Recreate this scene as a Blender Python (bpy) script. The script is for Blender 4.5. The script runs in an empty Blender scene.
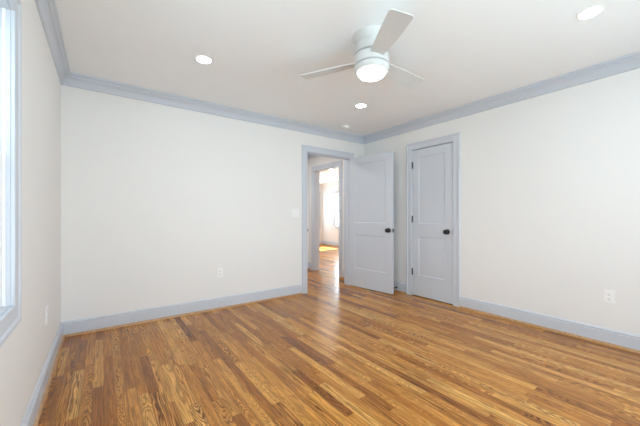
import bpy, bmesh, math
from mathutils import Vector, Matrix

C = bpy.context.scene
COL = C.collection
PI = math.pi

# ------------------------------------------------------------------ camera
F_PX, YAW, HORIZON, CAM_H = 299.46, 0.6294, 216.62, 1.1115
cam_data = bpy.data.cameras.new('camera')
cam_data.sensor_width = 36.0
cam_data.lens = F_PX / 640.0 * 36.0
cam_data.shift_y = (HORIZON - 213.0) / 640.0
cam_data.clip_start = 0.02
cam = bpy.data.objects.new('camera', cam_data)
COL.objects.link(cam)
cam.location = (0, 0, CAM_H)
cam.rotation_euler = (PI / 2, 0, -YAW)
C.camera = cam

# ------------------------------------------------------------------ view, world, sun
C.view_settings.view_transform = 'Standard'
C.view_settings.look = 'None'
C.view_settings.gamma = 1.0
C.view_settings.exposure = 0.94
C.view_settings.use_curve_mapping = False
C.cycles.use_denoising = True
C.cycles.max_bounces = 16
C.cycles.diffuse_bounces = 10
C.cycles.glossy_bounces = 6
C.cycles.transparent_max_bounces = 12
C.cycles.caustics_reflective = False
C.cycles.caustics_refractive = False
C.cycles.sample_clamp_indirect = 8.0

SKY_STRENGTH = 11.0
world = bpy.data.worlds.new('sky')
C.world = world
world.use_nodes = True
wt = world.node_tree
wt.nodes.clear()
w_out = wt.nodes.new('ShaderNodeOutputWorld')
w_bg = wt.nodes.new('ShaderNodeBackground')
w_bg.inputs['Strength'].default_value = SKY_STRENGTH
w_tc = wt.nodes.new('ShaderNodeTexCoord')
w_sep = wt.nodes.new('ShaderNodeSeparateXYZ')
w_ramp = wt.nodes.new('ShaderNodeValToRGB')
w_map = wt.nodes.new('ShaderNodeMapRange')
w_map.inputs['From Min'].default_value = -1.0
w_map.inputs['From Max'].default_value = 1.0
e = w_ramp.color_ramp.elements
e[0].position, e[0].color = 0.42, (0.69, 0.83, 0.89, 1)
e[1].position, e[1].color = 0.54, (0.82, 0.925, 1.0, 1)
x = e.new(0.95); x.color = (0.69, 0.84, 1.0, 1)
wt.links.new(w_tc.outputs['Generated'], w_sep.inputs[0])
wt.links.new(w_sep.outputs['Z'], w_map.inputs['Value'])
wt.links.new(w_map.outputs[0], w_ramp.inputs[0])
# the open sky is brighter to the front of the house (-y) and on the sun's side (+x)
w_vx = wt.nodes.new('ShaderNodeMath'); w_vx.operation = 'MULTIPLY_ADD'
w_vx.inputs[1].default_value = 0.32 * SKY_STRENGTH
w_vx.inputs[2].default_value = 0.62 * SKY_STRENGTH
w_vy = wt.nodes.new('ShaderNodeMath'); w_vy.operation = 'MULTIPLY_ADD'
w_vy.inputs[1].default_value = -0.18 * SKY_STRENGTH
wt.links.new(w_sep.outputs['X'], w_vx.inputs[0])
wt.links.new(w_sep.outputs['Y'], w_vy.inputs[0])
wt.links.new(w_vx.outputs[0], w_vy.inputs[2])
wt.links.new(w_vy.outputs[0], w_bg.inputs['Strength'])
wt.links.new(w_ramp.outputs['Color'], w_bg.inputs['Color'])
wt.links.new(w_bg.outputs[0], w_out.inputs['Surface'])

sun_d = bpy.data.lights.new('sun', 'SUN')
sun_d.energy = 30.0
sun_d.angle = math.radians(0.6)
sun_d.color = (1.0, 0.97, 0.91)
sun = bpy.data.objects.new('sun', sun_d)
COL.objects.link(sun)
sun.location = (20, 12, 20)
sun.rotation_euler = Vector((-0.62, -0.10, -0.78)).to_track_quat('-Z', 'Y').to_euler()

DOWNLIGHT = 32.0
FAN_LAMP = 4.0
FAR_LAMP = 40.0
HALL_FILL = 260.0  # unseen lamp, added to brighten the hall


def portal(name, loc, direction, sx, sz):
    """A sampling portal for the sky in a window opening (adds no light of its own)."""
    d = bpy.data.lights.new(name, 'AREA')
    d.shape = 'RECTANGLE'
    d.size, d.size_y = sx, sz
    d.cycles.is_portal = True
    o = bpy.data.objects.new(name, d)
    COL.objects.link(o)
    o.location = loc
    o.rotation_euler = Vector(direction).to_track_quat('-Z', 'Z').to_euler()
    return o


# ------------------------------------------------------------------ helpers
def tag(o, label=None, cat=None, group=None, kind=None):
    if label: o['label'] = label
    if cat: o['category'] = cat
    if group: o['group'] = group
    if kind: o['kind'] = kind
    return o


def empty(name, loc=(0, 0, 0), rz=0.0, parent=None):
    o = bpy.data.objects.new(name, None)
    o.empty_display_size = 0.05
    COL.objects.link(o)
    o.location = loc
    o.rotation_euler = (0, 0, rz)
    if parent: o.parent = parent
    return o


def build(name, bm, mat, parent=None, smooth=None, loc=None, rot=None):
    bmesh.ops.remove_doubles(bm, verts=bm.verts, dist=1e-6)
    bmesh.ops.recalc_face_normals(bm, faces=bm.faces)
    me = bpy.data.meshes.new(name)
    bm.to_mesh(me)
    bm.free()
    for m in (mat if isinstance(mat, (list, tuple)) else [mat]):
        me.materials.append(m)
    if smooth is not None:
        me.polygons.foreach_set('use_smooth', [True] * len(me.polygons))
        me.set_sharp_from_angle(angle=math.radians(smooth))
    o = bpy.data.objects.new(name, me)
    COL.objects.link(o)
    if parent: o.parent = parent
    if loc: o.location = loc
    if rot: o.rotation_euler = rot
    return o


def box(bm, x0, x1, y0, y1, z0, z1, bev=0.0, seg=2, mi=0):
    b = bmesh.new()
    vs = [b.verts.new((x, y, z)) for x in (x0, x1) for y in (y0, y1) for z in (z0, z1)]
    for f in ((0, 1, 3, 2), (4, 6, 7, 5), (0, 4, 5, 1), (2, 3, 7, 6), (0, 2, 6, 4), (1, 5, 7, 3)):
        b.faces.new([vs[i] for i in f])
    if bev:
        bmesh.ops.bevel(b, geom=list(b.edges), offset=bev, segments=seg, profile=0.5, affect='EDGES')
    merge(bm, b, mi)


def merge(bm, b, mi=0, mat=None):
    if mat is not None:
        bmesh.ops.transform(b, matrix=mat, verts=b.verts)
    m = {v: bm.verts.new(v.co) for v in b.verts}
    for f in b.faces:
        try:
            nf = bm.faces.new([m[v] for v in f.verts])
            nf.material_index = mi
        except ValueError:
            pass
    b.free()


def lathe(bm, prof, seg=48, mat=None, mi=0):
    """prof: [(r, z)]; r = 0 closes to a pole."""
    b = bmesh.new()
    rings = []
    for r, z in prof:
        if r < 1e-6:
            rings.append([b.verts.new((0, 0, z))])
        else:
            rings.append([b.verts.new((r * math.cos(2 * PI * i / seg), r * math.sin(2 * PI * i / seg), z)) for i in range(seg)])
    for a, c in zip(rings, rings[1:]):
        for i in range(seg):
            j = (i + 1) % seg
            if len(a) == 1 and len(c) == 1: continue
            if len(a) == 1: b.faces.new([a[0], c[i], c[j]])
            elif len(c) == 1: b.faces.new([a[i], a[j], c[0]])
            else: b.faces.new([a[i], a[j], c[j], c[i]])
    bmesh.ops.recalc_face_normals(b, faces=b.faces)
    merge(bm, b, mi, mat)


def sweep(bm, prof, stations, closed=False, mi=0):
    """stations: [(point, du, dv)]; each profile point (u, v) sits at point + u du + v dv."""
    rows = [[bm.verts.new(Vector(p) + Vector(du) * u + Vector(dv) * v) for u, v in prof] for p, du, dv in stations]
    n = len(prof)
    pairs = list(zip(rows, rows[1:])) + ([(rows[-1], rows[0])] if closed else [])
    for a, c in pairs:
        for i in range(n):
            j = (i + 1) % n
            bm.faces.new([a[i], a[j], c[j], c[i]]).material_index = mi
    if not closed:
        bm.faces.new(rows[0]).material_index = mi
        bm.faces.new(list(reversed(rows[-1]))).material_index = mi


# ------------------------------------------------------------------ materials
def new_mat(name):
    m = bpy.data.materials.new(name)
    m.use_nodes = True
    return m, m.node_tree, m.node_tree.nodes['Principled BSDF']


def paint(name, col, rough, bump=0.0, scale=300.0, var=0.015, spec=0.5):
    m, t, p = new_mat(name)
    n = t.nodes.new('ShaderNodeTexNoise')
    tc = t.nodes.new('ShaderNodeTexCoord')
    n.inputs['Scale'].default_value = 1.3
    n.inputs['Detail'].default_value = 3
    mx = t.nodes.new('ShaderNodeMix'); mx.data_type = 'RGBA'
    t.links.new(tc.outputs['Object'], n.inputs['Vector'])
    t.links.new(n.outputs['Fac'], mx.inputs['Factor'])
    mx.inputs['A'].default_value = (*[c * (1 - var) for c in col], 1)
    mx.inputs['B'].default_value = (*[min(1, c * (1 + var)) for c in col], 1)
    t.links.new(mx.outputs['Result'], p.inputs['Base Color'])
    p.inputs['Roughness'].default_value = rough
    p.inputs['Specular IOR Level'].default_value = spec
    if bump:
        nb = t.nodes.new('ShaderNodeTexNoise')
        nb.inputs['Scale'].default_value = scale
        bp = t.nodes.new('ShaderNodeBump')
        bp.inputs['Strength'].default_value = bump
        bp.inputs['Distance'].default_value = 0.001
        t.links.new(tc.outputs['Object'], nb.inputs['Vector'])
        t.links.new(nb.outputs['Fac'], bp.inputs['Height'])
        t.links.new(bp.outputs['Normal'], p.inputs['Normal'])
    return m


def emit(name, col, strength):
    m, t, p = new_mat(name)
    p.inputs['Base Color'].default_value = (0.9, 0.9, 0.88, 1)
    p.inputs['Emission Color'].default_value = (*col, 1)
    p.inputs['Emission Strength'].default_value = strength
    return m


def make_glass():
    m, t, p = new_mat('window_glass')
    t.nodes.remove(p)
    out = t.nodes['Material Output']
    tr = t.nodes.new('ShaderNodeBsdfTransparent')
    tr.inputs['Color'].default_value = (0.97, 0.985, 0.98, 1)
    gl = t.nodes.new('ShaderNodeBsdfGlossy')
    gl.inputs['Roughness'].default_value = 0.0
    fr = t.nodes.new('ShaderNodeFresnel')
    ge = t.nodes.new('ShaderNodeNewGeometry')
    io = t.nodes.new('ShaderNodeMapRange')      # the exit face of a thin pane reflects like its entry face
    io.inputs['To Min'].default_value = 1.45
    io.inputs['To Max'].default_value = 1.0 / 1.45
    t.links.new(ge.outputs['Backfacing'], io.inputs['Value'])
    t.links.new(io.outputs[0], fr.inputs['IOR'])
    mx = t.nodes.new('ShaderNodeMixShader')
    t.links.new(fr.outputs[0], mx.inputs[0])
    t.links.new(tr.outputs[0], mx.inputs[1])
    t.links.new(gl.outputs[0], mx.inputs[2])
    t.links.new(mx.outputs[0], out.inputs['Surface'])
    return m


class N:
    """Small math-node helper."""
    def __init__(self, t): self.t = t
    def m(self, op, a, b=None, c=None, clamp=False):
        n = self.t.nodes.new('ShaderNodeMath'); n.operation = op; n.use_clamp = clamp
        for i, v in enumerate((a, b, c)):
            if v is None: continue
            if isinstance(v, (int, float)): n.inputs[i].default_value = v
            else: self.t.links.new(v, n.inputs[i])
        return n.outputs[0]
    def vec(self, x, y, z):
        n = self.t.nodes.new('ShaderNodeCombineXYZ')
        for i, v in enumerate((x, y, z)):
            if isinstance(v, (int, float)): n.inputs[i].default_value = v
            else: self.t.links.new(v, n.inputs[i])
        return n.outputs[0]
    def noise(self, v, scale=1.0, detail=2.0, rough=0.5, dist=0.0):
        n = self.t.nodes.new('ShaderNodeTexNoise')
        n.inputs['Scale'].default_value = scale; n.inputs['Detail'].default_value = detail
        n.inputs['Roughness'].default_value = rough; n.inputs['Distortion'].default_value = dist
        self.t.links.new(v, n.inputs['Vector'])
        return n.outputs['Fac']
    def white(self, v):
        n = self.t.nodes.new('ShaderNodeTexWhiteNoise'); n.noise_dimensions = '3D'
        self.t.links.new(v, n.inputs['Vector'])
        return n.outputs['Value'], n.outputs['Color']
    def ramp(self, fac, stops):
        n = self.t.nodes.new('ShaderNodeValToRGB')
        el = n.color_ramp.elements
        el[0].position, el[0].color = stops[0][0], (*stops[0][1], 1)
        el[1].position, el[1].color = stops[-1][0], (*stops[-1][1], 1)
        for p, c in stops[1:-1]:
            k = el.new(p); k.color = (*c, 1)
        self.t.links.new(fac, n.inputs[0])
        return n.outputs['Color']
    def mix(self, f, a, b, mode='MIX'):
        n = self.t.nodes.new('ShaderNodeMix'); n.data_type = 'RGBA'; n.blend_type = mode
        for s, v in (('Factor', f), ('A', a), ('B', b)):
            if isinstance(v, (int, float)): n.inputs[s].default_value = v
            elif isinstance(v, tuple): n.inputs[s].default_value = (*v, 1)
            else: self.t.links.new(v, n.inputs[s])
        return n.outputs['Result']


def make_floor_mat():
    m, t, p = new_mat('oak_strip_floor')
    k = N(t)
    tc = t.nodes.new('ShaderNodeTexCoord')
    sp = t.nodes.new('ShaderNodeSeparateXYZ')
    t.links.new(tc.outputs['Object'], sp.inputs[0])
    X, Y = sp.outputs[0], sp.outputs[1]
    W = 0.0572
    xr_ = k.m('DIVIDE', k.m('ADD', X, 10.0), W)
    row = k.m('FLOOR', xr_)
    fx = k.m('FRACT', xr_)
    rr, rc = k.white(k.vec(row, 3.7, 0.0))
    rr2, _ = k.white(k.vec(row, 11.1, 5.0))
    Lr = k.m('MULTIPLY_ADD', rr2, 0.55, 0.55)
    yl = k.m('DIVIDE', k.m('ADD', k.m('MULTIPLY', rr, 9.0), k.m('ADD', Y, 10.0)), Lr)
    idx = k.m('FLOOR', yl)
    fy = k.m('FRACT', yl)
    hv, hc = k.white(k.vec(row, idx, 1.3))
    hs = t.nodes.new('ShaderNodeSeparateColor')
    t.links.new(hc, hs.inputs[0])
    h2, h3 = hs.outputs[1], hs.outputs[2]
    base = k.ramp(hv, FLOOR_STOPS)
    # cathedral grain: nested arches along the strip on flat-sawn boards, nearly straight lines on the others
    off = k.m('MULTIPLY', h2, 37.0)
    hv4, hc4 = k.white(k.vec(idx, row, 8.9))
    h4s = t.nodes.new('ShaderNodeSeparateColor')
    t.links.new(hc4, h4s.inputs[0])
    h4, h5, h6 = h4s.outputs[0], h4s.outputs[1], h4s.outputs[2]
    flat = k.m('GREATER_THAN', h4, 0.45)
    gv = k.vec(k.m('MULTIPLY_ADD', X, 26.0, off), k.m('MULTIPLY_ADD', Y, 3.6, k.m('MULTIPLY', h3, 51.0)), off)
    g = k.noise(gv, 1.0, 2.5, 0.5, 0.3)
    u = k.m('ADD', k.m('SUBTRACT', fx, 0.5), k.m('MULTIPLY', k.m('SUBTRACT', h5, 0.5), 0.55))
    u2 = k.m('MULTIPLY', u, u)
    fq = k.m('MULTIPLY', k.m('MULTIPLY_ADD', flat, 13.0, 1.2), k.m('SUBTRACT', k.m('MULTIPLY', k.m('GREATER_THAN', h6, 0.5), 2.0), 1.0))
    amp = k.m('MULTIPLY_ADD', h5, 6.0, 6.0)
    ph = k.m('ADD', k.m('MULTIPLY', Y, fq), k.m('ADD', k.m('MULTIPLY', u2, amp), k.m('MULTIPLY', g, k.m('MULTIPLY_ADD', flat, 3.0, 3.5))))
    ring = k.m('SINE', k.m('MULTIPLY', ph, 2 * PI))
    ring = k.m('MULTIPLY_ADD', ring, 0.5, 0.5)
    ring = k.m('POWER', ring, 1.4)
    # how strongly a strip shows it
    vis = k.m('MULTIPLY_ADD', k.m('POWER', h2, 1.5), 0.70, 0.30)
    # pores and fine streaks along the strip
    fv = k.vec(k.m('MULTIPLY_ADD', X, 170.0, off), k.m('MULTIPLY', Y, 5.0), off)
    fine = k.noise(fv, 1.0, 3.0, 0.6)
    pv = k.vec(k.m('MULTIPLY_ADD', X, 75.0, off), k.m('MULTIPLY', Y, 5.0), h3)
    broad = k.noise(pv, 1.0, 3.0, 0.55)
    dark = k.mix(1.0, base, FLOOR_GRAIN, 'MULTIPLY')
    c = k.mix(k.m('MULTIPLY', ring, vis), base, dark)
    f1 = k.m('MULTIPLY_ADD', fine, 1.7, 0.16)
    c = k.mix(0.75, c, k.vec(f1, f1, f1), 'MULTIPLY')
    f2 = k.m('MULTIPLY_ADD', broad, 1.9, 0.10)
    c = k.mix(0.8, c, k.vec(f2, f2, f2), 'MULTIPLY')
    # joints
    ex = k.m('MINIMUM', fx, k.m('SUBTRACT', 1.0, fx))
    gx = k.m('LESS_THAN', ex, 0.016)
    ey = k.m('MULTIPLY', k.m('MINIMUM', fy, k.m('SUBTRACT', 1.0, fy)), Lr)
    gy = k.m('LESS_THAN', ey, 0.0010)
    gap = k.m('MAXIMUM', gx, gy)
    c = k.mix(k.m('MULTIPLY', gap, 0.7), c, (0.07, 0.03, 0.012))
    t.links.new(c, p.inputs['Base Color'])
    rgh = k.m('MULTIPLY_ADD', fine, 0.10, FLOOR_ROUGH)
    t.links.new(rgh, p.inputs['Roughness'])
    p.inputs['Specular IOR Level'].default_value = 0.30
    b = t.nodes.new('ShaderNodeBump')
    b.inputs['Strength'].default_value = 0.12
    b.inputs['Distance'].default_value = 0.0006
    hgt = k.m('SUBTRACT', k.m('MULTIPLY', fine, 0.35), gap)
    t.links.new(hgt, b.inputs['Height'])
    t.links.new(b.outputs['Normal'], p.inputs['Normal'])
    return m


def make_shoe_mat():
    m, t, p = new_mat('stained_oak_shoe')
    k = N(t)
    tc = t.nodes.new('ShaderNodeTexCoord')
    n = k.noise(tc.outputs['Object'], 40.0, 4.0, 0.6, 0.4)
    c = k.ramp(n, [(0.25, (0.34, 0.17, 0.07)), (0.75, (0.58, 0.34, 0.17))])
    t.links.new(c, p.inputs['Base Color'])
    p.inputs['Roughness'].default_value = 0.3
    return m


FLOOR_STOPS = [(0.0, (0.26, 0.088, 0.016)), (0.14, (0.35, 0.130, 0.023)), (0.36, (0.455, 0.187, 0.035)),
               (0.66, (0.53, 0.232, 0.046)), (0.90, (0.59, 0.278, 0.062)), (1.0, (0.65, 0.34, 0.088))]
FLOOR_GRAIN = (0.20, 0.12, 0.08)
FLOOR_ROUGH = 0.16

M_WALL = paint('wall_paint', (0.80, 0.795, 0.785), 0.6, 0.06)
M_CEIL = paint('ceiling_paint', (0.885, 0.90, 0.915), 0.85, 0.05)
M_TRIM = paint('blue_grey_trim_paint', (0.58, 0.615, 0.675), 0.36, 0.0, var=0.008)
M_DOOR = paint('blue_grey_door_paint', (0.58, 0.615, 0.675), 0.38, 0.03, 120.0, var=0.008)
M_WHITE = paint('white_plastic', (0.87, 0.87, 0.87), 0.35, var=0.005)
M_FAN = paint('white_enamel', (0.64, 0.64, 0.635), 0.35, var=0.005)
M_BLACK = paint('black_metal', (0.012, 0.012, 0.014), 0.35, var=0.01)
M_DARK = paint('dark_slot', (0.02, 0.02, 0.02), 0.6)
M_SLOT = paint('socket_slot', (0.22, 0.22, 0.22), 0.6)
M_FLOOR = make_floor_mat()
M_SHOE = make_shoe_mat()
M_GLASS = make_glass()


def make_dim_screen():  # added screen that lets only part of the daylight through
    m, t, p = new_mat('dimming_screen_mesh')
    out = t.nodes['Material Output']
    p.inputs['Base Color'].default_value = (0.035, 0.037, 0.04, 1)
    p.inputs['Roughness'].default_value = 0.7
    tr = t.nodes.new('ShaderNodeBsdfTransparent')
    mx = t.nodes.new('ShaderNodeMixShader')
    mx.inputs[0].default_value = 0.36
    t.links.new(tr.outputs[0], mx.inputs[1])
    t.links.new(p.outputs[0], mx.inputs[2])
    t.links.new(mx.outputs[0], out.inputs['Surface'])
    return m


M_DIM_SCREEN = make_dim_screen()
M_DOWN = emit('downlight_lens', (1.0, 0.96, 0.90), DOWNLIGHT)
M_FANL = emit('fan_lamp_lens', (1.0, 0.97, 0.93), FAN_LAMP)
M_FAR = emit('far_lamp_lens', (1.0, 0.95, 0.88), FAR_LAMP)
M_HALL_FILL = emit('hall_fill_lens', (0.92, 0.97, 1.0), HALL_FILL)

# ------------------------------------------------------------------ room numbers
XL, XR, YB, YR, H = -0.306, 3.5555, 3.6375, -0.95, 2.44
T, TE = 0.115, 0.16
HALL_X, HALL_Y = 1.20, 5.28            # the hall's left end and its end wall
FX1, FY1 = 7.20, 9.75                  # the far room
FX0, FY0 = XR + T, YB + T
DOOR = (2.42, 3.23, 2.05)              # opening in the back wall, x0 x1 top
CLOSET = (2.052, 2.66, 2.05)           # opening in the right wall, y0 y1 top
HALLDOOR = (4.285, 5.07, 2.05)         # opening in the hall's right wall
WIN = (0.90, 1.755, 0.745, 1.965)      # left window y0 y1 z0 z1
WIN2 = (-0.42, 0.66, WIN[2], WIN[3])     # unseen twin nearer the rear wall, added for light on the right
REARS = [(0.45, 1.40), (1.85, 2.80)]   # rear windows, x0 x1
FARW_X = (8.05, 8.945, 0.72, 2.0)       # far room, window in the wall x = FX1
FARW_X2 = (5.2, 6.4, 0.72, 2.0)  # unseen window, added to brighten the far room
FARW_Y = (6.10, 7.015, 0.72, 2.0)       # far room, window in the wall y = FY1


def wall_box(name, label, axis, a0, a1, t0, t1, holes, mat=None):
    """A wall along axis ('x' or 'y') from a0 to a1, thickness t0..t1, with rectangular holes (b0, b1, z0, z1)."""
    bm = bmesh.new()
    def add(b0, b1, z0, z1):
        if b1 - b0 < 1e-5 or z1 - z0 < 1e-5: return
        if axis == 'x': box(bm, b0, b1, t0, t1, z0, z1)
        else: box(bm, t0, t1, b0, b1, z0, z1)
    pos = a0
    for b0, b1, z0, z1 in sorted(holes):
        add(pos, b0, 0, H)
        add(b0, b1, 0, z0)
        add(b0, b1, z1, H)
        pos = b1
    add(pos, a1, 0, H)
    o = build(name, bm, mat or M_WALL)
    return tag(o, label, 'wall', kind='structure')


# ------------------------------------------------------------------ floor, ceiling, walls
bm = bmesh.new(); box(bm, XL - TE, FX1 + TE, YR - TE, FY1 + TE, -0.12, 0.0)
tag(build('floor', bm, M_FLOOR), 'glossy oak strip floor running towards the open doorway', 'floor', kind='structure')
bm = bmesh.new(); box(bm, XL - TE, FX1 + TE, YR - TE, FY1 + TE, H, H + 0.15)
tag(build('ceiling', bm, M_CEIL), 'flat white painted ceiling with a fan and recessed lights', 'ceiling', kind='structure')

JB = 0.018                             # jamb board
wall_box('wall_left', 'off-white wall with the window at the left edge', 'y', YR - TE, YB + T, XL - TE, XL,
         [(w[0] - JB, w[1] + JB, w[2] - JB, w[3] + JB) for w in (WIN, WIN2)])
wall_box('wall_back', 'off-white wall with the open doorway to the hall', 'x', XL, FX1, YB, YB + T,
         [(DOOR[0] - JB, DOOR[1] + JB, 0, DOOR[2] + JB)])
wall_box('wall_right', 'off-white wall with the closed closet door', 'y', YR - TE, YB, XR, XR + T,
         [(CLOSET[0] - JB, CLOSET[1] + JB, 0, CLOSET[2] + JB)])
wall_box('wall_rear', 'off-white wall with two windows behind the viewer', 'x', XL, XR, YR - TE, YR,
         [(a - JB, b + JB, WIN[2] - JB, WIN[3] + JB) for a, b in REARS])
wall_box('wall_hall_right', 'hall wall with the second doorway beyond the open door', 'y', YB + T, FY1, XR, XR + T,
         [(HALLDOOR[0] - JB, HALLDOOR[1] + JB, 0, HALLDOOR[2] + JB)])
wall_box('wall_hall_end', 'strip of hall wall facing the open doorway', 'x', HALL_X, XR, HALL_Y, HALL_Y + T, [])
wall_box('wall_hall_left', 'end wall of the hall', 'y', YB + T, HALL_Y + T, HALL_X - T, HALL_X, [])
wall_box('wall_far_right', 'bright wall of the far room right of its corner', 'y', YB + T, FY1 + TE, FX1, FX1 + TE,
         [(w[0] - JB, w[1] + JB, w[2] - JB, w[3] + JB) for w in (FARW_X, FARW_X2)])
wall_box('wall_far_back', 'bright wall of the far room left of its corner', 'x', XR, FX1, FY1, FY1 + TE,
         [(FARW_Y[0] - JB, FARW_Y[1] + JB, FARW_Y[2] - JB, FARW_Y[3] + JB)])
bm = bmesh.new()
box(bm, XR + T, XR + T + 0.6, 1.80, 1.88, 0, H); box(bm, XR + T, XR + T + 0.6, 2.82, 2.90, 0, H)
box(bm, XR + T + 0.6, XR + T + 0.68, 1.80, 2.90, 0, H)
tag(build('wall_closet', bm, M_WALL), 'walls of the closet behind the closed door', 'wall', kind='structure')

# ------------------------------------------------------------------ crown moulding
CROWN = [(0, -0.1135), (0.010, -0.1135), (0.0155, -0.1080), (0.0165, -0.1020), (0.0155, -0.0965), (0.0100, -0.0925), (0.0120, -0.0895),
         (0.0150, -0.0790), (0.0195, -0.0690), (0.0260, -0.0590), (0.0335, -0.0510), (0.0400, -0.0460), (0.0400, -0.0435), (0.0520, -0.0420),
         (0.0520, -0.0290), (0.0560, -0.0265), (0.0560, -0.0215), (0.0630, -0.0190), (0.0737, -0.0170), (0.0737, 0), (0, 0)]


def crown(name, label, p0, p1, n, m0=1, m1=1):
    """From p0 to p1 (xy) along a wall whose normal into the room is n; m = 1 mitres an inside corner."""
    d = (Vector((*p1, 0)) - Vector((*p0, 0))).normalized()
    n = Vector((*n, 0))
    bm = bmesh.new()
    sweep(bm, CROWN, [((*p0, H), n + d * m0, (0, 0, 1)), ((*p1, H), n - d * m1, (0, 0, 1))])
    return tag(build(name, bm, M_TRIM, smooth=25), label, 'crown moulding', kind='structure')


crown('trim_1', 'blue-grey crown moulding above the wall with the open doorway', (XL, YB), (XR, YB), (0, -1))
crown('trim_2', 'blue-grey crown moulding above the closet wall', (XR, YB), (XR, YR), (-1, 0))
crown('trim_3', 'blue-grey crown moulding above the window wall', (XL, YR), (XL, YB), (1, 0))
crown('trim_4', 'blue-grey crown moulding above the rear wall', (XR, YR), (XL, YR), (0, 1))
crown('trim_5', 'blue-grey crown moulding along the hall wall with the second doorway', (XR, HALL_Y), (XR, YB + T), (-1, 0))
crown('trim_6', 'blue-grey crown moulding over the hall end wall', (HALL_X, HALL_Y), (XR, HALL_Y), (0, -1))

# ------------------------------------------------------------------ baseboards
BASE = [(0, 0), (0.015, 0), (0.015, 0.109), (0.0090, 0.1125), (0.0090, 0.1165), (0.0125, 0.1195), (0.0125, 0.1270), (0.0085, 0.1330), (0.0040, 0.1403), (0, 0.1403)]
SHOE = [(0.015, 0)] + [(0.015 + 0.017 * math.cos(a), 0.021 * math.sin(a)) for a in [i * PI / 12 for i in range(7)]]


def baseboard(name, label, p0, p1, n, m0=0, m1=0, shoe=True):
    d = (Vector((*p1, 0)) - Vector((*p0, 0))).normalized()
    nn = Vector((*n, 0))
    st = [((*p0, 0), nn + d * m0, (0, 0, 1)), ((*p1, 0), nn - d * m1, (0, 0, 1))]
    bm = bmesh.new(); sweep(bm, BASE, st)
    b = tag(build(name, bm, M_TRIM), label, 'baseboard', kind='structure')
    if shoe:
        bm = bmesh.new(); sweep(bm, SHOE, st)
        tag(build('shoe_moulding', bm, M_SHOE, b, smooth=40), 'stained wood quarter round')
    return b


CW = 0.09                              # casing width
RV = 0.005                             # reveal
baseboard('baseboard_back', 'blue-grey baseboard left of the open doorway', (XL, YB), (DOOR[0] - RV - CW, YB), (0, -1), 1, 0)
baseboard('baseboard_corner', 'short blue-grey baseboard behind the open door', (DOOR[1] + RV + CW, YB), (XR, YB), (0, -1), 0, 1)
baseboard('baseboard_right', 'long blue-grey baseboard right of the closet door', (XR, CLOSET[0] - RV - CW), (XR, YR), (-1, 0), 0, 1)
baseboard('baseboard_door_stop', 'short blue-grey baseboard between open door and closet', (XR, YB), (XR, CLOSET[1] + RV + CW), (-1, 0), 1, 0)
baseboard('baseboard_left', 'blue-grey baseboard under the window wall', (XL, YR), (XL, YB), (1, 0), 1, 1)
baseboard('baseboard_rear', 'blue-grey baseboard along the rear wall', (XR, YR), (XL, YR), (0, 1), 1, 1)
baseboard('baseboard_hall_end', 'blue-grey baseboard of the hall end wall', (HALL_X, HALL_Y), (XR, HALL_Y), (0, -1), 0, 1)
baseboard('baseboard_hall_right', 'short blue-grey baseboard beside the second doorway', (XR, HALLDOOR[0] - RV - CW), (XR, YB + T), (-1, 0), 0, 0)
baseboard('baseboard_hall_corner', 'stub of blue-grey baseboard in the hall corner', (XR, HALL_Y), (XR, HALLDOOR[1] + RV + CW), (-1, 0), 1, 0)
baseboard('baseboard_far_right', 'pale baseboard of the far room under its right window', (FX1, FY1), (FX1, FY0), (-1, 0), 1, 0)
baseboard('baseboard_far_back', 'pale baseboard of the far room left of its corner', (FX0, FY1), (FX1, FY1), (0, -1), 0, 1)

# ------------------------------------------------------------------ door frames
CAS = [(0, 0), (0, 0.011), (0.003, 0.0135), (0.008, 0.0135), (0.010, 0.012), (0.062, 0.0135), (0.066, 0.0175), (0.070, 0.0195), (0.086, 0.0195),
       (0.090, 0.016), (0.090, 0)]


def P(axis, a, t, z):
    return (a, t, z) if axis == 'x' else (t, a, z)


def casing(bm, axis, a0, a1, z1, t, n, z0=None):
    """Mitred casing around an opening on the wall face at t; z0 given = picture-frame casing with a bottom side."""
    v = P(axis, 0, n, 0)
    lo, hi, top = a0 - RV, a1 + RV, z1 + RV
    if z0 is None:
        st = [(P(axis, lo, t, 0), P(axis, -1, 0, 0), v), (P(axis, lo, t, top), P(axis, -1, 0, 1), v),
              (P(axis, hi, t, top), P(axis, 1, 0, 1), v), (P(axis, hi, t, 0), P(axis, 1, 0, 0), v)]
        sweep(bm, CAS, st)
    else:
        bot = z0 - RV
        st = [(P(axis, lo, t, bot), P(axis, -1, 0, -1), v), (P(axis, lo, t, top), P(axis, -1, 0, 1), v),
              (P(axis, hi, t, top), P(axis, 1, 0, 1), v), (P(axis, hi, t, bot), P(axis, 1, 0, -1), v)]
        sweep(bm, CAS, st, closed=True)


def obox(bm, axis, a0, a1, t0, t1, z0, z1, bev=0.0):
    if axis == 'x': box(bm, a0, a1, t0, t1, z0, z1, bev)
    else: box(bm, t0, t1, a0, a1, z0, z1, bev)


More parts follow.
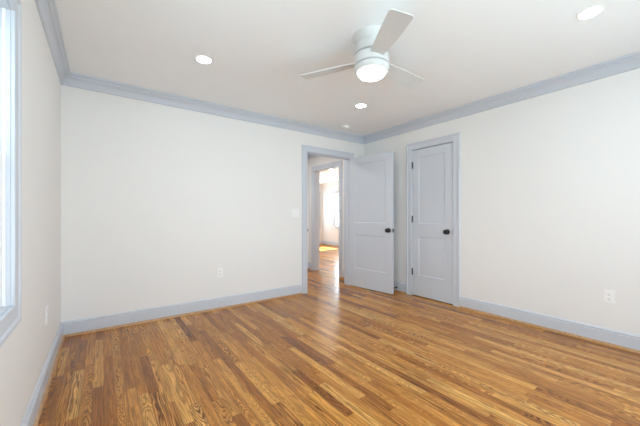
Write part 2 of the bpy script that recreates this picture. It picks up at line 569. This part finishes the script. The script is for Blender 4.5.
def door_frame(name, label, axis, op, t0, t1, faces, stop):
    """Jamb boards with a stop, and casings on the given wall faces [(t, normal)]."""
    a0, a1, z1 = op
    root = tag(empty(name, P(axis, (a0 + a1) / 2, (t0 + t1) / 2, 0)), label, 'door frame', kind='structure')
    off = Vector(root.location)
    def mk(nm, bm, mat):
        bmesh.ops.translate(bm, vec=-off, verts=bm.verts)
        return build(nm, bm, mat, root)
    bm = bmesh.new()
    obox(bm, axis, a0 - JB, a0, t0, t1, 0, z1)
    obox(bm, axis, a1, a1 + JB, t0, t1, 0, z1)
    obox(bm, axis, a0 - JB, a1 + JB, t0, t1, z1, z1 + JB)
    mk('jamb', bm, M_TRIM)
    if stop:
        bm = bmesh.new()
        s0, s1 = stop
        obox(bm, axis, a0, a0 + 0.011, s0, s1, 0, z1)
        obox(bm, axis, a1 - 0.011, a1, s0, s1, 0, z1)
        obox(bm, axis, a0, a1, s0, s1, z1 - 0.011, z1)
        mk('jamb_stop', bm, M_TRIM)
    for t, n in faces:
        bm = bmesh.new(); casing(bm, axis, a0, a1, z1, t, n)
        mk('casing', bm, M_TRIM)
    return root, off, mk


fr, off, mk = door_frame('trim_7', 'blue-grey frame of the open doorway to the hall', 'x', DOOR, YB, YB + T,
                         [(YB, -1), (YB + T, 1)], (YB + 0.040, YB + 0.072))
bm = bmesh.new()                        # strike plate on the left jamb with its lip on the edge
box(bm, DOOR[0], DOOR[0] + 0.002, YB + 0.004, YB + 0.036, 0.885, 0.945)
box(bm, DOOR[0] - 0.003, DOOR[0] + 0.003, YB - 0.0135, YB + 0.006, 0.895, 0.935)
tag(mk('strike_plate', bm, M_BLACK), 'black strike plate')
door_frame('trim_8', 'blue-grey frame around the closed closet door', 'y', CLOSET, XR, XR + T, [(XR, -1)], (XR + 0.040, XR + 0.072))
door_frame('trim_9', 'blue-grey frame of the second doorway seen through the hall', 'y', HALLDOOR, XR, XR + T,
           [(XR, -1), (XR + T, 1)], None)


# ------------------------------------------------------------------ door leaves
def door_slab(w, h, t, panels):
    """Leaf in x 0..w, y -t/2..t/2, z 0..h with recessed panels (x0, x1, z0, z1) on both faces."""
    bm = bmesh.new()
    xs = sorted({0.0, w, *[p[0] for p in panels], *[p[1] for p in panels]})
    zs = sorted({0.0, h, *[p[2] for p in panels], *[p[3] for p in panels]})
    for s in (-1, 1):
        y = s * t / 2
        for x0, x1 in zip(xs, xs[1:]):
            for z0, z1 in zip(zs, zs[1:]):
                pan = any(p[0] - 1e-6 <= x0 and x1 <= p[1] + 1e-6 and p[2] - 1e-6 <= z0 and z1 <= p[3] + 1e-6 for p in panels)
                if not pan:
                    bm.faces.new([bm.verts.new(q) for q in ((x0, y, z0), (x1, y, z0), (x1, y, z1), (x0, y, z1))])
        for x0, x1, z0, z1 in panels:
            rings = []
            for ins, dep in ((0, 0), (0.001, 0.002), (0.009, 0.0075), (0.012, 0.008)):
                yy = y - s * dep
                rings.append([bm.verts.new(q) for q in ((x0 + ins, yy, z0 + ins), (x1 - ins, yy, z0 + ins), (x1 - ins, yy, z1 - ins), (x0 + ins, yy, z1 - ins))])
            for a, b in zip(rings, rings[1:]):
                for i in range(4):
                    j = (i + 1) % 4
                    bm.faces.new([a[i], a[j], b[j], b[i]])
            bm.faces.new(rings[-1])
    for a, b in (((0, 0), (w, 0)), ((0, h), (w, h))):
        bm.faces.new([bm.verts.new(q) for q in ((a[0], -t / 2, a[1]), (b[0], -t / 2, b[1]), (b[0], t / 2, b[1]), (a[0], t / 2, a[1]))])
    for xx in (0, w):
        bm.faces.new([bm.verts.new(q) for q in ((xx, -t / 2, 0), (xx, t / 2, 0), (xx, t / 2, h), (xx, -t / 2, h))])
    return bm


KNOB = [(0, 0), (0.0115, 0.0), (0.0115, 0.020), (0.014, 0.026), (0.024, 0.030), (0.0295, 0.037), (0.0315, 0.046), (0.0300, 0.055),
        (0.0245, 0.062), (0.014, 0.066), (0, 0.067)]
ROSE = [(0, 0), (0.034, 0), (0.0345, 0.004), (0.031, 0.008), (0.022, 0.010), (0.012, 0.0105), (0, 0.0105)]


def knob(parent, x, y, z, s):
    r = (-s * PI / 2, 0, 0)
    bm = bmesh.new(); lathe(bm, KNOB, 28)
    kn = tag(build('door_knob', bm, M_BLACK, parent, smooth=40, loc=(x, y, z), rot=r), 'round black door knob')
    bm = bmesh.new(); lathe(bm, ROSE, 28)
    tag(build('rosette', bm, M_BLACK, kn, smooth=40), 'black rosette of the knob')


def hinge(parent, x, y, z, jamb_leaf):
    """Knuckle at (x, y) with a leaf: on the jamb (closed door) or on the door edge."""
    bm = bmesh.new()
    lathe(bm, [(0, -0.048), (0.006, -0.047), (0.0088, -0.044), (0.0088, 0.044), (0.006, 0.047), (0, 0.048)], 16, Matrix.Translation((x, y, z)))
    if jamb_leaf:
        box(bm, x - 0.0015, x + 0.0015, y, y + 0.030, z - 0.044, z + 0.044)
    else:
        box(bm, x - 0.001, x + 0.0145, y - 0.0065, y - 0.0035, z - 0.044, z + 0.044)
        box(bm, x - 0.0145, x + 0.001, y - 0.0065, y - 0.0035, z - 0.044, z + 0.044)
    return tag(build('hinge', bm, M_BLACK, parent, smooth=35), 'black butt hinge')


HT = 0.035
# the open leaf: hinged on the doorway's right jamb, swung back towards the closet wall
W1, H1 = 0.805, 2.03
HX, HY = DOOR[1] + 0.020, YB - 0.012
FREE = Vector((3.344, 2.775))           # middle of its free edge
ang = math.atan2(FREE.y - HY, FREE.x - HX)
d1 = tag(empty('door_1', (HX, HY, 0.010), ang), 'blue-grey two-panel door standing open into the room', 'door', kind='structure')
PAN1 = [(0.112, W1 - 0.112, 0.285, 0.815), (0.112, W1 - 0.112, 1.005, 1.925)]
# local x runs from hinge to free edge; local -y faces the camera side
bm = door_slab(W1, H1, HT, PAN1)
build('door_slab', bm, M_DOOR, d1)
knob(d1, W1 - 0.058, -HT / 2, 0.905, -1)
knob(d1, W1 - 0.058, HT / 2, 0.905, 1)
bm = bmesh.new()
box(bm, W1, W1 + 0.0016, -0.0125, 0.0125, 0.877, 0.934)
box(bm, W1, W1 + 0.011, -0.007, 0.007, 0.894, 0.917, 0.002)
tag(build('latch_plate', bm, M_BLACK, d1), 'black latch plate on the door edge')
for z in (0.25, 1.03, 1.78):
    hinge(d1, -0.004, HT / 2 + 0.004, z, False)

# the closet leaf, closed
W2, H2 = CLOSET[1] - CLOSET[0] - 0.006, 2.030
d2 = tag(empty('door_2', (XR + 0.0185, CLOSET[1] - 0.003, 0.012), -PI / 2), 'blue-grey two-panel closet door, shut', 'door', kind='structure')
PAN2 = [(0.098, W2 - 0.112, 0.285, 0.815), (0.098, W2 - 0.112, 1.005, 1.925)]
build('door_slab', door_slab(W2, H2, HT, PAN2), M_DOOR, d2)
knob(d2, W2 - 0.072, -HT / 2, 0.905, -1)
bm = bmesh.new(); box(bm, W2 + 0.000, W2 + 0.0035, -HT / 2 - 0.004, -HT / 2 + 0.010, 0.875, 0.935)
tag(build('latch_plate', bm, M_BLACK, d2), 'black latch edge')
for z in (0.325, 1.065, 1.825):
    hinge(d2, -0.002, -HT / 2 - 0.005, z, False)


# ------------------------------------------------------------------ windows
def make_window(name, label, axis, op, t_in, n, t_out, screen=False):
    """Double-hung window: op = a0 a1 z0 z1; t_in = inner wall face, n = normal into the room, t_out = outer face."""
    a0, a1, z0, z1 = op
    root = tag(empty(name, P(axis, (a0 + a1) / 2, t_in, z0)), label, 'window', kind='structure')
    off = Vector(root.location)
    def mk(nm, bm, mat, par=root, sm=None):
        bmesh.ops.translate(bm, vec=-off, verts=bm.verts)
        o = build(nm, bm, mat, par, smooth=sm)
        return o
    bm = bmesh.new(); casing(bm, axis, a0, a1, z1, t_in, n, z0)
    mk('window_casing', bm, M_TRIM)
    def d(x): return t_in - n * x      # depth x behind the inner wall face
    def ob(bm, b0, b1, x0, x1, y0, y1, bev=0.0):
        lo, hi = sorted((d(x0), d(x1)))
        obox(bm, axis, b0, b1, lo, hi, y0, y1, bev)
    bm = bmesh.new()
    dp = abs(t_out - t_in)
    ob(bm, a0 - JB, a0, 0, dp, z0 - JB, z1 + JB); ob(bm, a1, a1 + JB, 0, dp, z0 - JB, z1 + JB)
    ob(bm, a0, a1, 0, dp, z1, z1 + JB); ob(bm, a0, a1, 0, dp, z0 - JB, z0)
    mk('jamb', bm, M_TRIM)
    zm = (z0 + z1) / 2
    def sash(nm, x0, x1, y0, y1, lock):
        bm = bmesh.new()
        sw = 0.045
        ob(bm, a0 + 0.002, a0 + sw, x0, x1, y0, y1, 0.003); ob(bm, a1 - sw, a1 - 0.002, x0, x1, y0, y1, 0.003)
        ob(bm, a0 + sw, a1 - sw, x0, x1, y0, y0 + 0.05, 0.003); ob(bm, a0 + sw, a1 - sw, x0, x1, y1 - 0.04, y1, 0.003)
        s = mk(nm, bm, M_WHITE)
        bm = bmesh.new()
        xm = (x0 + x1) / 2
        ob(bm, a0 + sw - 0.004, a1 - sw + 0.004, xm - 0.002, xm + 0.002, y0 + 0.046, y1 - 0.036)
        mk('glass_pane', bm, M_GLASS, s)
        if lock:
            bm = bmesh.new()
            ob(bm, (a0 + a1) / 2 - 0.03, (a0 + a1) / 2 + 0.03, x0 + 0.004, x1 - 0.004, y1, y1 + 0.012, 0.003)
            mk('sash_lock', bm, M_WHITE, s)
    sash('lower_sash', 0.024, 0.056, z0, zm + 0.02, True)
    sash('upper_sash', 0.060, 0.092, zm - 0.02, z1, False)
    if screen:  # screen added to tone down the overbright window edge
        bm = bmesh.new()
        ob(bm, a0 + 0.02, a1 - 0.02, 0.104, 0.1045, z0 + 0.02, z1 - 0.02)
        sc = mk('dimming_screen', bm, M_DIM_SCREEN)
        bm = bmesh.new()
        ob(bm, a0 + 0.002, a0 + 0.022, 0.100, 0.109, z0, z1); ob(bm, a1 - 0.022, a1 - 0.002, 0.100, 0.109, z0, z1)
        ob(bm, a0 + 0.022, a1 - 0.022, 0.100, 0.109, z0, z0 + 0.022); ob(bm, a0 + 0.022, a1 - 0.022, 0.100, 0.109, z1 - 0.022, z1)
        mk('dimming_screen_frame', bm, M_WHITE, sc)
    bm = bmesh.new()                    # parting stops and exterior sill nose
    ob(bm, a0, a0 + 0.002, 0.014, 0.024, z0, z1); ob(bm, a1 - 0.002, a1, 0.014, 0.024, z0, z1)
    ob(bm, a0 - 0.03, a1 + 0.03, dp, dp + 0.03, z0 - 0.04, z0)
    mk('window_stop', bm, M_WHITE)
    c = P(axis, (a0 + a1) / 2, d(dp + 0.01), zm)
    portal('window_portal', c, P(axis, 0, n, 0), a1 - a0, z1 - z0)
    return root


make_window('window_1', 'blue-grey cased window with white sash at the left edge', 'y', WIN, XL, 1, XL - TE, screen=True)
for i, (a, b) in enumerate(REARS):
    make_window('window_%d' % (i + 2), ('rear wall window nearer the window wall', 'rear wall window nearer the closet wall')[i],
                'x', (a, b, WIN[2], WIN[3]), YR, 1, YR - TE)
make_window('window_4', 'bright window in the right wall of the far room', 'y', FARW_X, FX1, -1, FX1 + TE)
make_window('window_5', 'bright window in the left wall of the far room', 'x', FARW_Y, FY1, -1, FY1 + TE)

make_window('window_6', 'unseen wide window added to brighten the far room', 'y', FARW_X2, FX1, -1, FX1 + TE)

make_window('window_7', 'unseen twin of the left window, added for more side light', 'y', WIN2, XL, 1, XL - TE)

# ------------------------------------------------------------------ ceiling fan
FAN = (1.615, 1.568)
fan = tag(empty('ceiling_fan', (FAN[0], FAN[1], H)), 'white three-blade flush ceiling fan with a lit round lamp', 'ceiling fan')
bm = bmesh.new()
lathe(bm, [(0, 0), (0.143, 0), (0.143, -0.008), (0.139, -0.015), (0.128, -0.036), (0.114, -0.056), (0.106, -0.064), (0, -0.064)], 64)
build('canopy', bm, M_FAN, fan, smooth=35)
bm = bmesh.new()
lathe(bm, [(0, -0.062), (0.100, -0.062), (0.118, -0.066), (0.1265, -0.073), (0.1265, -0.1300), (0.123, -0.132), (0, -0.132)], 64)
build('motor_housing', bm, M_FAN, fan, smooth=35)
bm = bmesh.new()
lathe(bm, [(0, -0.130), (0.100, -0.130), (0.100, -0.145), (0, -0.145)], 48)
tag(build('upper_gap', bm, M_DARK, fan, smooth=35), 'dark gap under the motor housing')
bm = bmesh.new()
lathe(bm, [(0, -0.1425), (0.123, -0.1425), (0.1275, -0.145), (0.1275, -0.2095), (0.124, -0.2115), (0, -0.2115)], 64)
build('rotor_hub', bm, M_FAN, fan, smooth=35)
bm = bmesh.new()
lathe(bm, [(0, -0.210), (0.100, -0.210), (0.100, -0.224), (0, -0.224)], 48)
tag(build('lower_gap', bm, M_DARK, fan, smooth=35), 'dark gap above the lamp ring')
bm = bmesh.new()
lathe(bm, [(0, -0.2205), (0.124, -0.2205), (0.1275, -0.223), (0.1265, -0.244), (0.123, -0.256), (0.116, -0.262), (0.104, -0.2625), (0.102, -0.259), (0, -0.255)], 64)
build('lamp_ring', bm, M_FAN, fan, smooth=35)
bm = bmesh.new()
lathe(bm, [(0, -0.258), (0.1015, -0.259), (0.1015, -0.266), (0.098, -0.278), (0.088, -0.289), (0.070, -0.298), (0.040, -0.304), (0, -0.306)], 64)
tag(build('lamp_lens', bm, M_FANL, fan, smooth=60), 'round glowing lamp lens')


def blade_mesh():
    L0, L1, th = 0.09, 0.568, 0.007
    bm = bmesh.new()
    # outline (x along the blade, y across)
    up, n = [], 18
    def half(x, side):
        t = (x - L0) / (L1 - L0)
        if side > 0: return 0.046 + 0.030 * math.sin(min(1, t * 1.15) * PI / 2) 
        return -(0.044 + 0.024 * math.sin(min(1, t * 1.0) * PI / 2))
    pts = []
    rc = 0.022
    for i in range(n + 1):
        x = L0 + (L1 - rc - L0) * i / n
        pts.append((x, half(x, 1)))
    yt, yb = half(L1, 1), half(L1, -1)
    for i in range(1, 7):
        a = PI / 2 - i * PI / 12
        pts.append((L1 - rc + rc * math.cos(a), yt - rc + rc * math.sin(a)))
    low = []
    for i in range(n + 1):
        x = L0 + (L1 - rc - L0) * i / n
        low.append((x, half(x, -1)))
    cor = [(L1 - rc + rc * math.cos(a), yb + rc - rc * math.sin(a)) for a in [PI / 2 - i * PI / 12 for i in range(1, 7)]]
    pts += list(reversed(cor)) + list(reversed(low))
    for z in (-th / 2, th / 2):
        pass
    lo = [bm.verts.new((x, y, -th / 2)) for x, y in pts]
    hi = [bm.verts.new((x, y, th / 2)) for x, y in pts]
    bm.faces.new(list(reversed(lo))); bm.faces.new(hi)
    for i in range(len(pts)):
        j = (i + 1) % len(pts)
        bm.faces.new([lo[i], lo[j], hi[j], hi[i]])
    bmesh.ops.triangulate(bm, faces=[f for f in bm.faces if len(f.verts) > 4])
    return bm


PITCH = math.radians(-12.0)
b0 = build('blade', blade_mesh(), M_FAN, fan)
for i, a in enumerate((121.0, 241.0, 1.0)):
    b = b0 if i == 0 else b0.copy()
    if i:
        COL.objects.link(b); b.parent = fan
    b.location = (0, 0, -0.176)
    b.rotation_euler = (Matrix.Rotation(math.radians(a), 3, 'Z') @ Matrix.Rotation(math.radians(2.0), 3, 'Y') @ Matrix.Rotation(PITCH, 3, 'X')).to_euler()


# ------------------------------------------------------------------ recessed lights, smoke detectors
def recessed(x, y, label, lens_mat, group, r=0.066):
    t = tag(empty('recessed_light', (x, y, H)), label, 'recessed light', group)
    bm = bmesh.new()
    lathe(bm, [(r - 0.010, 0), (r, 0), (r, -0.003), (r - 0.004, -0.0055), (r - 0.009, -0.005), (r - 0.010, -0.003)], 48)
    build('trim_ring', bm, M_WHITE, t, smooth=35)
    bm = bmesh.new(); lathe(bm, [(0, -0.001), (r - 0.0095, -0.001), (r - 0.0095, -0.0035), (0, -0.004)], 48)
    tag(build('lens', bm, lens_mat, t, smooth=35), 'glowing lens')
    return t


GL = 'recessed lights in the bedroom ceiling'
recessed(0.696, 2.624, 'lit recessed ceiling light above the blank wall left of the fan', M_DOWN, GL)
recessed(2.505, 2.608, 'lit recessed ceiling light beyond the fan, nearest the smoke detector', M_DOWN, GL)
recessed(2.568, 0.541, 'lit recessed ceiling light above the closet wall, right of the fan', M_DOWN, GL)
GF = 'recessed lights in the far room'
recessed(5.217, 6.625, 'larger lit recessed light in the far room just under the second door head', M_FAR, GF)
recessed(5.60, 7.55, 'fainter recessed light deeper in the far room', M_FAR, GF)

recessed(2.30, 4.55, 'unseen recessed light added to brighten the hall', M_HALL_FILL, 'added fill light in the hall')


def detector(x, y, label):
    t = tag(empty('smoke_detector', (x, y, H)), label, 'smoke detector')
    bm = bmesh.new()
    lathe(bm, [(0, 0), (0.060, 0), (0.060, -0.008), (0.056, -0.010), (0.056, -0.013), (0.0575, -0.015), (0.054, -0.028), (0.045, -0.034), (0.020, -0.036), (0, -0.036)], 40)
    build('housing', bm, M_WHITE, t, smooth=35)
    bm = bmesh.new(); lathe(bm, [(0, -0.0355), (0.010, -0.0355), (0.010, -0.038), (0, -0.0385)], 20)
    build('test_button', bm, M_WHITE, t, smooth=35)


detector(2.891, 3.337, 'small white smoke detector on the ceiling near the far corner')


# ------------------------------------------------------------------ outlets, switch, door stop
def outlet(loc, rz, label):
    t = tag(empty('electrical_outlet', loc, rz), label, 'outlet', 'duplex wall outlets')
    bm = bmesh.new(); box(bm, -0.036, 0.036, -0.006, 0, -0.058, 0.058, 0.0025)
    pl = build('cover_plate', bm, M_WHITE, t)
    for zc in (-0.0195, 0.0195):
        bm = bmesh.new(); box(bm, -0.017, 0.017, -0.008, -0.004, zc - 0.0145, zc + 0.0145, 0.0015)
        r = build('receptacle', bm, M_WHITE, t)
        bm = bmesh.new()
        box(bm, -0.0082, -0.0056, -0.0084, -0.0074, zc - 0.002, zc + 0.008); box(bm, 0.0054, 0.0076, -0.0084, -0.0074, zc - 0.001, zc + 0.007)
        box(bm, -0.003, 0.003, -0.0084, -0.0074, zc - 0.0105, zc - 0.005)
        tag(build('slots', bm, M_SLOT, r), 'dark plug slots')
    bm = bmesh.new(); lathe(bm, [(0, 0), (0.0032, 0), (0.0026, 0.0012), (0, 0.0015)], 14, Matrix.Translation((0, -0.006, 0)) @ Matrix.Rotation(PI / 2, 4, 'X'))
    build('screw', bm, M_WHITE, t)
    return t


outlet((1.151, YB, 0.434), 0, 'white duplex outlet low on the wall left of the open doorway')
outlet((XR, 0.622, 0.419), -PI / 2, 'white duplex outlet low on the wall right of the closet door')
outlet((XL, 2.735, 0.443), PI / 2, 'white duplex outlet low on the narrow wall beside the window')

sw = tag(empty('light_switch', (2.214, YB, 1.165)), 'white two-gang light switch left of the open doorway', 'light switch')
bm = bmesh.new(); box(bm, -0.059, 0.059, -0.006, 0, -0.058, 0.058, 0.0025)
build('cover_plate', bm, M_WHITE, sw)
for xc in (-0.023, 0.023):
    bm = bmesh.new(); box(bm, xc - 0.0165, xc + 0.0165, -0.0085, -0.004, -0.033, 0.033, 0.0015)
    build('rocker', bm, M_WHITE, sw)

ds = tag(empty('door_stop', (XR - 0.015, 2.925, 0.062), PI / 2), 'black spring door stop on the baseboard behind the open door', 'door stop')
bm = bmesh.new()
R90 = Matrix.Rotation(PI / 2, 4, 'Y') @ Matrix.Rotation(0, 4, 'Z')
TOX = Matrix.Rotation(-PI / 2, 4, 'Y')
ROTL = Matrix.Rotation(-PI / 2, 4, 'Z') @ TOX
lathe(bm, [(0, 0), (0.014, 0), (0.014, 0.004), (0.008, 0.008), (0, 0.008)], 20, ROTL)
build('base', bm, M_BLACK, ds, smooth=35)
bm = bmesh.new()
prof = [(0, 0.007)]
for i in range(22):
    prof += [(0.0055, 0.008 + i * 0.0024), (0.0066, 0.0092 + i * 0.0024)]
prof += [(0, 0.062)]
lathe(bm, prof, 16, ROTL)
build('spring', bm, M_BLACK, ds, smooth=60)
bm = bmesh.new(); lathe(bm, [(0, 0.060), (0.008, 0.060), (0.009, 0.064), (0.009, 0.074), (0.006, 0.078), (0, 0.078)], 20, ROTL)
build('rubber_tip', bm, M_BLACK, ds, smooth=40)
